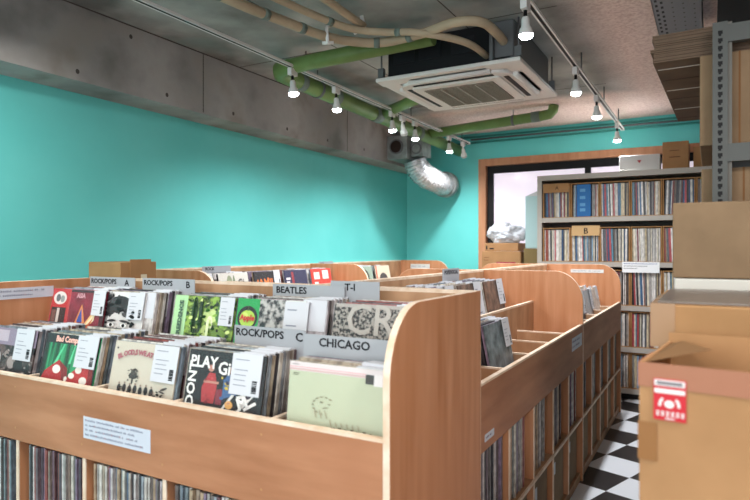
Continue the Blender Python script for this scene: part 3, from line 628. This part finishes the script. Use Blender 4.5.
# crumpled bag
bm = bmesh.new(); bmesh.ops.create_icosphere(bm, subdivisions=5, radius=1)
for v in bm.verts:
    p = v.co.copy(); s = 1 + .28*noise.noise(p*1.6 + Vector((3, 1, 2))) - .22*abs(noise.noise(p*3.3)) + .05*noise.noise(p*7)
    s += .25*max(0, p.z)**4 * (1 if p.x < .1 else 0)
    v.co = Vector((p.x*.2*s, p.y*.14*s, max(-.09, p.z*.13*s)))
me = bpy.data.meshes.new('plastic_bag'); bm.to_mesh(me); bm.free()
for p in me.polygons: p.use_smooth = True
me.materials.append(clear_mat('thin_white_plastic', 'CDD1D8', .85, .6))
o = bpy.data.objects.new('plastic_bag', me); C.objects.link(o); o.location = (-1.96, 6.47, 1.572)
tag(o, 'crumpled translucent white plastic bag on the cartons below the window', 'bag')
# cardboard box behind the foreground bin
c = carton('carton', 'open brown cardboard box behind the foreground bin, against the teal wall', 'box', (-2.915, 2.15, .93), (.27, .24, .415), R(0), CARD, 'none')
b = MB(); b.box(.135, .138, .06, .2, .26, .43, CARD); b.build('box_flap', c)
MB().box(.138, .1395, .13, .17, .30, .345, flat('D8D0B8', .5)).build('label_sticker', c)
carton('carton', 'carton on the floor carrying the open cardboard box behind the foreground bin', 'box', (-2.915, 2.15, 0), (.27, .24, .928), 0, CARD, 'none')

# ------------------------------------------------------------------ air conditioner
ac = thing('ceiling_air_conditioner', 'white square ceiling cassette air conditioner with exposed black body', 'air conditioner', (-1.43, 3.88, 2.5))
ACW = flat('DEDCD8', .45, 0, 'ivory_plastic')
S = .475
def ring(b, o, i, z0, z1, mat):
    b.box(-o, o, -o, -i, z0, z1, mat); b.box(-o, o, i, o, z0, z1, mat); b.box(-o, -i, -i, i, z0, z1, mat); b.box(i, o, -i, i, z0, z1, mat)
b = MB(); ring(b, S, .36, 0, .025, ACW); b.box(-.36, .36, -.36, .36, .012, .03, flat('8C8A86', .5)); b.build('outer_panel', ac, bevel=.006)
def rr(hw, r, n=6):
    p = []
    for q, (cx_, cy_) in enumerate([(1, 1), (-1, 1), (-1, -1), (1, -1)]):
        for k in range(n+1):
            a = q*PI/2 + k/n*PI/2; p.append((cx_*(hw-r) + r*math.cos(a), cy_*(hw-r) + r*math.sin(a)))
    return p
b = MB(); b.prism(rr(.375, .12), -.018, .012, ACW, axis='z'); b.prism(rr(.30, .03), -.03, -.018, ACW, axis='z'); b.build('centre_panel', ac)
GR = noisy('grille_mesh', '4A4036', '6E6254', (60, 60, 1), 3, .7, 1)
b = MB(); b.box(-.235, .235, -.235, .235, -.034, -.03, GR); gp = b.build('intake_grille', ac)
b = MB()
for k in range(17): y = -.235 + .47*k/16; b.box(-.235, .235, y-.0018, y+.0018, -.038, -.034, flat('9A9284', .5))
for k in range(1, 4): x = -.235 + .47*k/4; b.box(x-.004, x+.004, -.235, .235, -.039, -.034, flat('B5AFA6', .5))
b.build('grille_bars', gp)
for q in range(4):
    a = q*PI/2; b = MB(); b.box(-.27, .27, .315, .345, -.021, -.019, BLACK); b.box(-.25, .25, .345, .425, .0, .004, ACW, Matrix.Rotation(R(0), 4, 'X'))
    o = b.build('louvre', ac, rot=(0, 0, a))
    b = MB(); b.tube([(-.27, .385, -.006), (.27, .385, -.006)], .018, ACW, 10); o2 = b.build('louvre_flap', ac, rot=(0, 0, a))
b = MB(); b.box(-.42, .42, -.40, .42, .03, .268, flat('1E1F22', .5, .3)); b.build('unit_body', ac)
b = MB()
for x in (-.38, -.2, .02): b.box(x, x+.15, -.404, -.40, .12, .22, flat('2C2E32', .4, .5))
b.box(.4, .424, -.42, .42, .03, .26, STEELD); b.box(.30, .42, -.43, -.40, .05, .26, STEELD); b.box(.29, .31, -.47, -.4, .03, .24, STEELD)
b.build('body_cover', ac)
for x, y in ((-.46, -.42), (.45, -.42), (-.46, .42), (.45, .42)):
    b = MB(); b.tube([(x, y, .03), (x, y, .27)], .006, STEELD, 8); b.box(x-.02, x+.02, y-.015, y+.015, .04, .1, STEELD); b.build('hanger_bracket', ac)
# ------------------------------------------------------------------ pipes
def bez(pts, n=8):
    P = [Vector(p) for p in pts]; out = []
    for i in range(len(P)-1):
        p0 = P[max(i-1, 0)]; p1 = P[i]; p2 = P[i+1]; p3 = P[min(i+2, len(P)-1)]
        for k in range(n):
            t = k/n; out.append(.5*((2*p1) + (p2-p0)*t + (2*p0-5*p1+4*p2-p3)*t*t + (3*p1-p0-3*p2+p3)*t**3))
    return out + [P[-1]]
def pipe_thing(label, segs, r, bands, mat=PVC, straps=(), rs=None):
    t = thing('drain_pipe', label, 'pipe'); b = MB(); b.tube(segs, r, mat, 18, rs=rs); b.build('pipe_run', t)
    for a, c in bands: MB().tube([a, c], r*1.07, PVCT, 18).build('tape_band', t)
    for p in straps:
        b = MB(); b.tube([(p[0], p[1], p[2]), (p[0], p[1], ZC)], .004, STEELD, 6); b.build('hanger_rod', t)
        b = MB(); b.tube([(p[0], p[1]-.012, p[2]), (p[0], p[1]+.012, p[2])] if p[3] == 'y' else [(p[0]-.012, p[1], p[2]), (p[0]+.012, p[1], p[2])], r*1.1, STEELD, 16); b.build('pipe_clamp', t)
    return t
gx = -2.6
seg = [(-1.42, 3.23, 2.66), (-2.3, 3.23, 2.645), (-2.48, 3.23, 2.64), (-2.56, 3.25, 2.637), (-2.6, 3.31, 2.633), (-2.6, 3.42, 2.63), (-2.6, 4.2, 2.62), (-2.6, 6.71, 2.575)]
pipe_thing('long green drain pipe bending along the beam behind the track lights', seg, .062,
    [((-2.6, 3.5, 2.628), (-2.6, 3.56, 2.628)), ((-2.6, 3.95, 2.622), (-2.6, 4.02, 2.622)), ((-2.6, 4.6, 2.612), (-2.6, 4.72, 2.612)), ((-2.6, 5.5, 2.598), (-2.6, 5.57, 2.598))],
    straps=[(-2.6, 3.75, 2.625, 'y'), (-2.6, 5.1, 2.605, 'y')], rs=[.05, .05, .052, .055, .06, .062, .062, .062])
seg = [(-2.58, 5.75, 2.62), (-1.42, 5.75, 2.68), (-1.33, 5.75, 2.69), (-1.30, 5.74, 2.72), (-1.29, 5.74, 2.77)]
pipe_thing('green drain pipe crossing behind the air conditioner with an elbow at its right end', seg, .048, [((-1.5, 5.75, 2.677), (-1.42, 5.75, 2.681))], straps=[(-1.68, 5.75, 2.667, 'x')])
pipe_thing('short green branch pipe between the long green pipe and the air conditioner', [(-2.56, 4.72, 2.63), (-1.86, 4.3, 2.65)], .045, [])
def hose(label, pts, r, bands, rods=()):
    t = thing('refrigerant_pipe', label, 'pipe'); pp = bez(pts); MB().tube(pp, r, BEIGE, 14).build('pipe_run', t)
    for i in bands:
        a = pp[i]; c = pp[min(i+1, len(pp)-1)]; c = a + (c-a).normalized()*.035; MB().tube([a, c], r*1.12, PVCT, 14).build('tape_band', t)
    return t
hose('thick beige refrigerant pipe sweeping under the ceiling, outer one, into the air conditioner', [(-2.02, 1.85, 2.60), (-1.975, 2.27, 2.60), (-1.95, 2.456, 2.605), (-1.9, 2.763, 2.61), (-1.82, 2.94, 2.615), (-1.67, 3.07, 2.62), (-1.41, 3.06, 2.625), (-1.2, 3.02, 2.635), (-1.08, 3.1, 2.64), (-1.06, 3.3, 2.64), (-1.07, 3.5, 2.64)], .026, (4, 11, 20, 38, 45))
hose('thinner beige refrigerant pipe bending down into the air conditioner beside the thick one', [(-1.93, 1.85, 2.66), (-1.86, 2.5, 2.66), (-1.76, 2.85, 2.65), (-1.6, 2.98, 2.64), (-1.45, 3.0, 2.62), (-1.3, 3.1, 2.60), (-1.2, 3.25, 2.585), (-1.18, 3.5, 2.58)], .02, (12, 27))
hose('straight beige pipe close to the ceiling ending at a white hanger', [(-1.72, 1.85, 2.70), (-1.72, 2.3, 2.70), (-1.73, 2.95, 2.69)], .022, ())
b = MB(); b.tube([(-1.86, 2.78, 2.56), (-1.88, 2.8, 2.66), (-1.84, 2.86, 2.70)], .01, WHITE, 8); b.tube([(-1.89, 2.77, 2.565), (-1.84, 2.81, 2.57)], .01, WHITE, 8); b.tube([(-1.76, 2.9, 2.64), (-1.72, 2.95, 2.67), (-1.73, 2.93, 2.74)], .012, WHITE, 8)
tag(b.build('pipe_hanger'), 'white hanger clip around the beige pipes', 'hanger')
# duct box and foil hose
db = thing('duct_box', 'galvanised duct box with a round opening on the concrete beam', 'duct', (-2.94, 5.72, 2.38))
GALV = noisy('galvanised_sheet', '7A807E', 'A0A6A4', (6, 6, 6), 2, .4, 3, .3, .7, 0, None, None, .3)
MB().box(-.118, .12, 0, .36, 0, .25, GALV).build('box_shell', db, bevel=.004)
MB().box(.122, .26, .1, .32, .03, .19, GALV).build('box_shell', db, bevel=.004)
b = MB(); b.tube([(0, -.02, .13), (0, .0, .13)], .08, STEELD, 22); b.tube([(0, -.0215, .13), (0, -.015, .13)], .065, flat('2A1E1A', .8), 22); b.build('round_opening', db)
b = MB(); b.tube([(.19, .08, .11), (.19, .099, .11)], .06, STEELD, 22); b.tube([(.19, .0785, .11), (.19, .085, .11)], .045, GALV, 22); b.build('round_opening', db)
FOIL = noisy('aluminium_foil', 'B8BCBE', 'E8EAEC', (20, 20, 20), 2, .2, 4, .3, .7, 1, None, None, .6)
b = MB(); pp = bez([(-2.82, 5.93, 2.38), (-2.80, 5.95, 2.30), (-2.76, 6.03, 2.23), (-2.72, 6.18, 2.19), (-2.71, 6.35, 2.17), (-2.72, 6.52, 2.17)], 14)
rs = [(.122 + .014*math.sin(i*2.1) + random.uniform(-.003, .003)) for i in range(len(pp))]
b.tube(pp, .1, FOIL, 24, rs=rs); d = b.build('foil_duct'); tag(d, 'shiny foil flexible duct hose hanging from the duct box', 'duct')
b2 = MB(); b2.tube([(-2.72, 6.5, 2.17), (-2.72, 6.6, 2.17)], .15, GALV, 24); b2.build('duct_collar', d)

# ------------------------------------------------------------------ track lights
def track(label, x, y0, y1, rods):
    t = thing('lighting_track', label, 'track', (x, y0, 2.63)); Lg = y1-y0
    b = MB(); b.box(-.019, -.009, 0, Lg, -.012, .0, WHITE); b.box(.009, .019, 0, Lg, -.012, 0, WHITE); b.box(-.018, .018, 0, Lg, 0, .004, WHITE); b.build('rail', t)
    MB().box(-.009, .009, 0, Lg, -.0115, -.002, BLACK).build('contact_slot', t)
    MB().box(-.018, .018, Lg, Lg+.02, -.018, .004, WHITE).build('end_cap', t)
    for y in rods: MB().tube([(0, y-y0, 0), (0, y-y0, .14)], .005, STEELD, 6).build('hanging_rod', t)
    return t
track('left white lighting track, hung between the beam and the air conditioner', -2.42, .6, 6.5, [1.6, 3.35, 5.0, 6.3])
track('right white lighting track, hung right of the air conditioner', -.78, .6, 6.5, [1.7, 4.3, 5.3, 6.2])
def spot(label, x, y, lit=True, yaw=0, drop=.17):
    t = thing('spotlight', label, 'spotlight', (x, y, 2.61), yaw)
    MB().box(-.016, .016, -.035, .035, -.045, .002, WHITE).build('track_adapter', t, bevel=.002)
    tl = R(8) if lit else R(24)
    MB().tube([(0, 0, -.045), (0, 0, -.085)], .009, BLACK if lit else WHITE, 10).build('stem', t)
    rot = Matrix.Rotation(tl, 4, 'X')
    def q(z): return tuple(Vector((0, 0, -.075)) + rot @ Vector((0, 0, z)))
    b = MB(); zs = [0, -.01, -.045, -.055, -.075, -.082]; b.tube([q(z) for z in zs], .02, WHITE, 18, rs=[.013, .019, .021, .029, .034, .034]); h = b.build('lamp_head', t)
    MB().tube([q(-.0825), q(-.092), q(-.104)], .026, LAMP if lit else flat('B8B8B4', .3), 18, rs=[.033, .033, .022]).build('bulb', h)
    if lit:
        d = bpy.data.lights.new('spot_light', 'SPOT'); d.energy = SPOT_E; d.spot_size = R(150); d.spot_blend = 1; d.shadow_soft_size = .035; d.color = (.97, .98, 1)
        o = bpy.data.objects.new('spot_light', d); C.objects.link(o); o.parent = t; o.location = q(-.115); o.rotation_euler = (tl, 0, 0)
    return t
for x, y, lit, lb in [(-2.42, 3.2, 1, 'nearest lit spotlight on the left track'), (-2.42, 3.73, 1, 'second nearest lit spotlight on the left track'), (-2.42, 4.62, 1, 'third lit spotlight on the left track, left of an unlit one'),
                      (-2.42, 4.82, 0, 'unlit spotlight on the left track between two lit ones'), (-2.42, 5.08, 1, 'fourth lit spotlight on the left track, before the duct box'), (-2.42, 5.92, 1, 'fifth lit spotlight on the left track, near its far end'), (-2.42, 6.33, 0, 'unlit spotlight at the far end of the left track'),
                      (-.78, 2.87, 1, 'nearest lit spotlight on the right track'), (-.78, 4.1, 1, 'second lit spotlight on the right track, beside the air conditioner corner'), (-.78, 4.93, 1, 'third lit spotlight on the right track'), (-.78, 6.1, 1, 'farthest lit spotlight on the right track, before the window wall')]:
    spot(lb, x, y, lit)
# perforated cable tray at the ceiling
ct = thing('cable_tray', 'grey perforated metal cable tray under the ceiling at the upper right', 'cable tray', (-.27, 1.5, 2.68))
HB = flat('3A3C40', .7)
b = MB(); b.box(0, .23, 0, 2.55, 0, .004, flat('8A8D92', .45, .5)); b.box(0, .004, 0, 2.55, 0, .06, flat('8A8D92', .45, .5)); b.box(.226, .23, 0, 2.55, 0, .06, flat('8A8D92', .45, .5)); b.build('tray_sheet', ct)
b = MB()
for i in range(36):
    for j, x in enumerate((.015, .04, .09, .14, .19)):
        y = .03 + i*.07 + (.035 if j % 2 else 0)
        b.box(x, x + (.012 if j < 2 else .008), y, y+(.03 if j < 2 else .012), -.001, 0, HB if j < 2 else STEEL)
b.build('perforations', ct)
b = MB(); b.box(.03, 1.2, 1.2, 4.2, 2.62, 2.768, flat('2A2A2C', .8)); tag(b.build('dark_ceiling_box'), 'dark box added under the ceiling above the steel shelving', 'duct')  # box added to make this part of the ceiling dark

# ------------------------------------------------------------------ steel shelving with cartons on the right
sh = thing('steel_shelving', 'light grey slotted steel shelving at the right edge', 'shelf', (0, 2.35, 0))
def post(x, y, sx, sy):
    b = MB(); b.box(x, x+.045*sx, y, y+.003*sy, 0, 2.19, STEEL); b.box(x, x+.003*sx, y+.003*sy, y+.045*sy, 0, 2.19, STEEL)
    if sx*sy > 0 and y < .1:
        z = .9
        while z < 2.17:
            b.box(x+.016*sx, x+.03*sx, y-.0008, y, z, z+.012, BLACK); b.box(x+.018*sx, x+.026*sx, y-.0008, y, z-.006, z, BLACK); z += .026
    return b.build('post', sh)
post(.004, 0, 1, 1); post(1.1, 0, -1, 1); post(.004, 1.3, 1, -1); post(1.1, 1.3, -1, -1)
MB().box(.049, .062, .012, .045, 0, 2.19, flat('6E6C66', .6)).build('post_flange', sh)
for z in (.30, .95, 1.715, 2.12):
    b = MB(); b.box(.049, 1.055, 0.002, .03, z, z+.06, STEEL); b.box(.049, 1.055, 1.27, 1.3, z, z+.06, STEEL); b.box(.006, .03, .049, 1.25, z, z+.06, STEEL); b.box(1.07, 1.095, .049, 1.25, z, z+.06, STEEL); b.build('beam', sh)
for z in (.36, 1.01, 1.775):
    if z < 2: MB().box(.005, 1.098, .05, 1.25, z, z+.006, STEELD).build('shelf_board', sh)
def big(label, x0, x1, y0, y1, z0, z1, mat=CARD, tape='none', rz=0, tmat=None, name='carton'):
    return carton(name, label, 'box', ((x0+x1)/2, y0, z0), (x1-x0, y1-y0, z1-z0), rz, mat, tape, tmat=tmat)
c = big('tall brown carton on the upper shelf of the steel shelving, behind its post', -.035, .5, 2.41, 3.0, 1.782, 2.10, CARD_D)
MB().box(-.15, -.144, -.001, 0, 0, .318, flat('7A5636', .8)).build('carton_seam', c)
c = big('brown carton on the middle shelf of the steel shelving, behind its post', -.03, .5, 2.41, 3.0, 1.34, 1.70, CARD_D)
MB().box(-.14, -.134, -.001, 0, 0, .36, flat('7A5636', .8)).build('carton_seam', c)
big('carton on the middle shelf of the steel shelving, under another carton', .01, .5, 2.41, 3.0, 1.017, 1.338, CARD)
# flattened cartons on top
grp = None
z = 2.102; n = 0; rnd = random.Random(5)
fd = MB(); 
FCM = noisy('flat_cardboard', '625044', '74604E', (2, 2, 2), 3, .85)
sheets = 8
for i in range(sheets):
    th = .0125; b = MB(); ox = rnd.uniform(-.006, .008)
    b.box(-.19+ox, .45, 0, 1.18, 0, th*.42, FCM); b.box(-.188+ox, .45, .004, 1.18, th*.42, th*.55, flat('3A2A1E', .9)); b.box(-.19+ox, .45, 0, 1.18, th*.55, th*.96, FCM)
    o = b.build('flattened_carton', loc=(0, 2.42 + rnd.uniform(-.004, .006), z), rot=(0, 0, R(-1.6)))
    tag(o, 'flattened brown carton, bottom sheet of the pile on top of the steel shelving' if i == 0 else ('flattened brown carton, topmost sheet of the pile on the steel shelving' if i == sheets-1 else 'flattened brown carton, one of the middle sheets piled on the steel shelving'), 'cardboard', 'flattened cartons on top of the shelving' if 0 < i < sheets-1 else None)
    if i == 0:
        for k, y in enumerate((.10, .27, .45, .62, .85, 1.08)):
            MB().box(-.18, .02, y, y+(.008 if k % 2 == 0 else .012), -.001, 0, flat('E0D8CC' if k % 2 == 0 else '4A3424', .6)).build('tape_strip' if k % 2 == 0 else 'fold_slot', o)
    z += th
# foreground cartons
c = big('grey brown carton in front of the steel post, above the white storage box', -.10, .42, 2.0, 2.3, 1.333, 1.556, CARD_D)
big('off-white storage box under the grey brown carton', -.095, .42, 2.0, 2.3, .955, 1.331, flat('D0CFC8', .6), name='storage_box')
big('large carton on the floor under the off-white storage box', -.1, .42, 1.98, 2.32, 0, .953, CARD)
c = big('low taped carton with plastic on top, behind the front carton', -.115, .45, 1.45, 1.97, 1.205, 1.298, CARD, 'none')
b = MB(); b.box(-.284, -.235, -.0014, .3, -.0, .0945, TAPE_T); b.build('tape_strip', c)
b = MB(); b.box(-.27, .28, .02, .5, .0945, .099, clear_mat('cloudy_plastic', '8A8078', .6, .3)); b.build('plastic_sheet', c)
big('brown carton under the low taped carton, behind the front carton', -.10, .45, 1.465, 1.96, .62, 1.203, CARD)
big('large carton on the floor behind the front carton', -.10, .45, 1.465, 1.96, 0, .618, CARD)
G = thing('carton', 'foreground carton with a red and white sticker at the lower right', 'box', (-.107, 1.12, .60), R(-6))
gw, gd, gh = .5, .29, .625; GM = CARD_L; b = MB()
b.box(0, gw, 0, .006, 0, gh, GM); b.box(0, gw, gd-.006, gd, 0, gh+.018, GM); b.box(0, .006, .006, gd-.006, 0, gh, GM); b.box(gw-.006, gw, .006, gd-.006, 0, gh, GM); b.box(0, gw, 0, gd, 0, .006, GM)
b.build('carton_body', G)
b = MB(); b.box(-.002, gw+.002, -.0014, .0, gh-.040, gh+.001, TAPE); b.box(-.002, .0, -.001, .12, gh-.040, gh+.001, TAPE); b.build('tape_strip', G)
b = MB(); b.box(-.002, .028, -.002, -.0014, gh-.165, gh-.10, flat('8E6238', .35)); b.build('tape_strip', G)
b = MB(); b.add([(.007, .02, gh-.002), (.007, gd-.02, gh-.002), (.03, gd-.03, gh+.006), (.09, gd-.10, gh+.004)], [(0, 1, 2, 3)], flat('7A5B3C', .85)); b.build('carton_flap', G)
RED = flat('C22A34', .45)
b = MB(); b.box(.023, .082, -.003, -.0015, gh-.131, gh-.034, RED); lab = b.build('sticker', G)
b = MB(); y0, y1 = -.0036, -.0031; z = gh
b.box(.025, .080, y0, y1, z-.050, z-.036, WHITE); b.box(.029, .076, y0-.0004, y0, z-.047, z-.039, flat('7A7478', .6)); b.box(.025, .080, y0, y1, z-.067, z-.057, WHITE)
def wp(pts): b.add([(p[0], y0, p[1]) for p in pts], [tuple(range(len(pts)))], WHITE)
cxl, czl = .052, z-.092
wp([(cxl + .009*math.cos(k*PI/8), czl + .009*math.sin(k*PI/8)) for k in range(16)])
for s_ in (-1, 1):
    o_ = [(cxl + s_*(.012 + .008*math.cos(a)), czl - .006 + .02*math.sin(a)) for a in [PI*.5*k/6 for k in range(7)]]; i_ = [(cxl + s_*(.010 + .005*math.cos(a)), czl - .006 + .015*math.sin(a)) for a in [PI*.5*k/6 for k in range(7)]]
    wp(o_ + i_[::-1])
for k in range(6): x = .028 + .009*k; b.box(x, x+.006, y0, y1, z-.120, z-.117, WHITE); b.box(x, x+.006, y0, y1, z-.113, z-.110, WHITE); b.box(x+.002, x+.004, y0, y1, z-.121, z-.109, WHITE)
b.box(.044, .062, y0, y1, z-.1275, z-.125, WHITE)
lab.scale = (.84, 1, .71); lab.location = (.023*.16, 0, gh-.024 - .71*(gh-.034))
b.build('lettering', lab)
big('carton on the floor carrying the foreground carton with the red sticker', -.10, .40, 1.11, 1.42, 0, .598, CARD)
print('RECORDS', NREC)
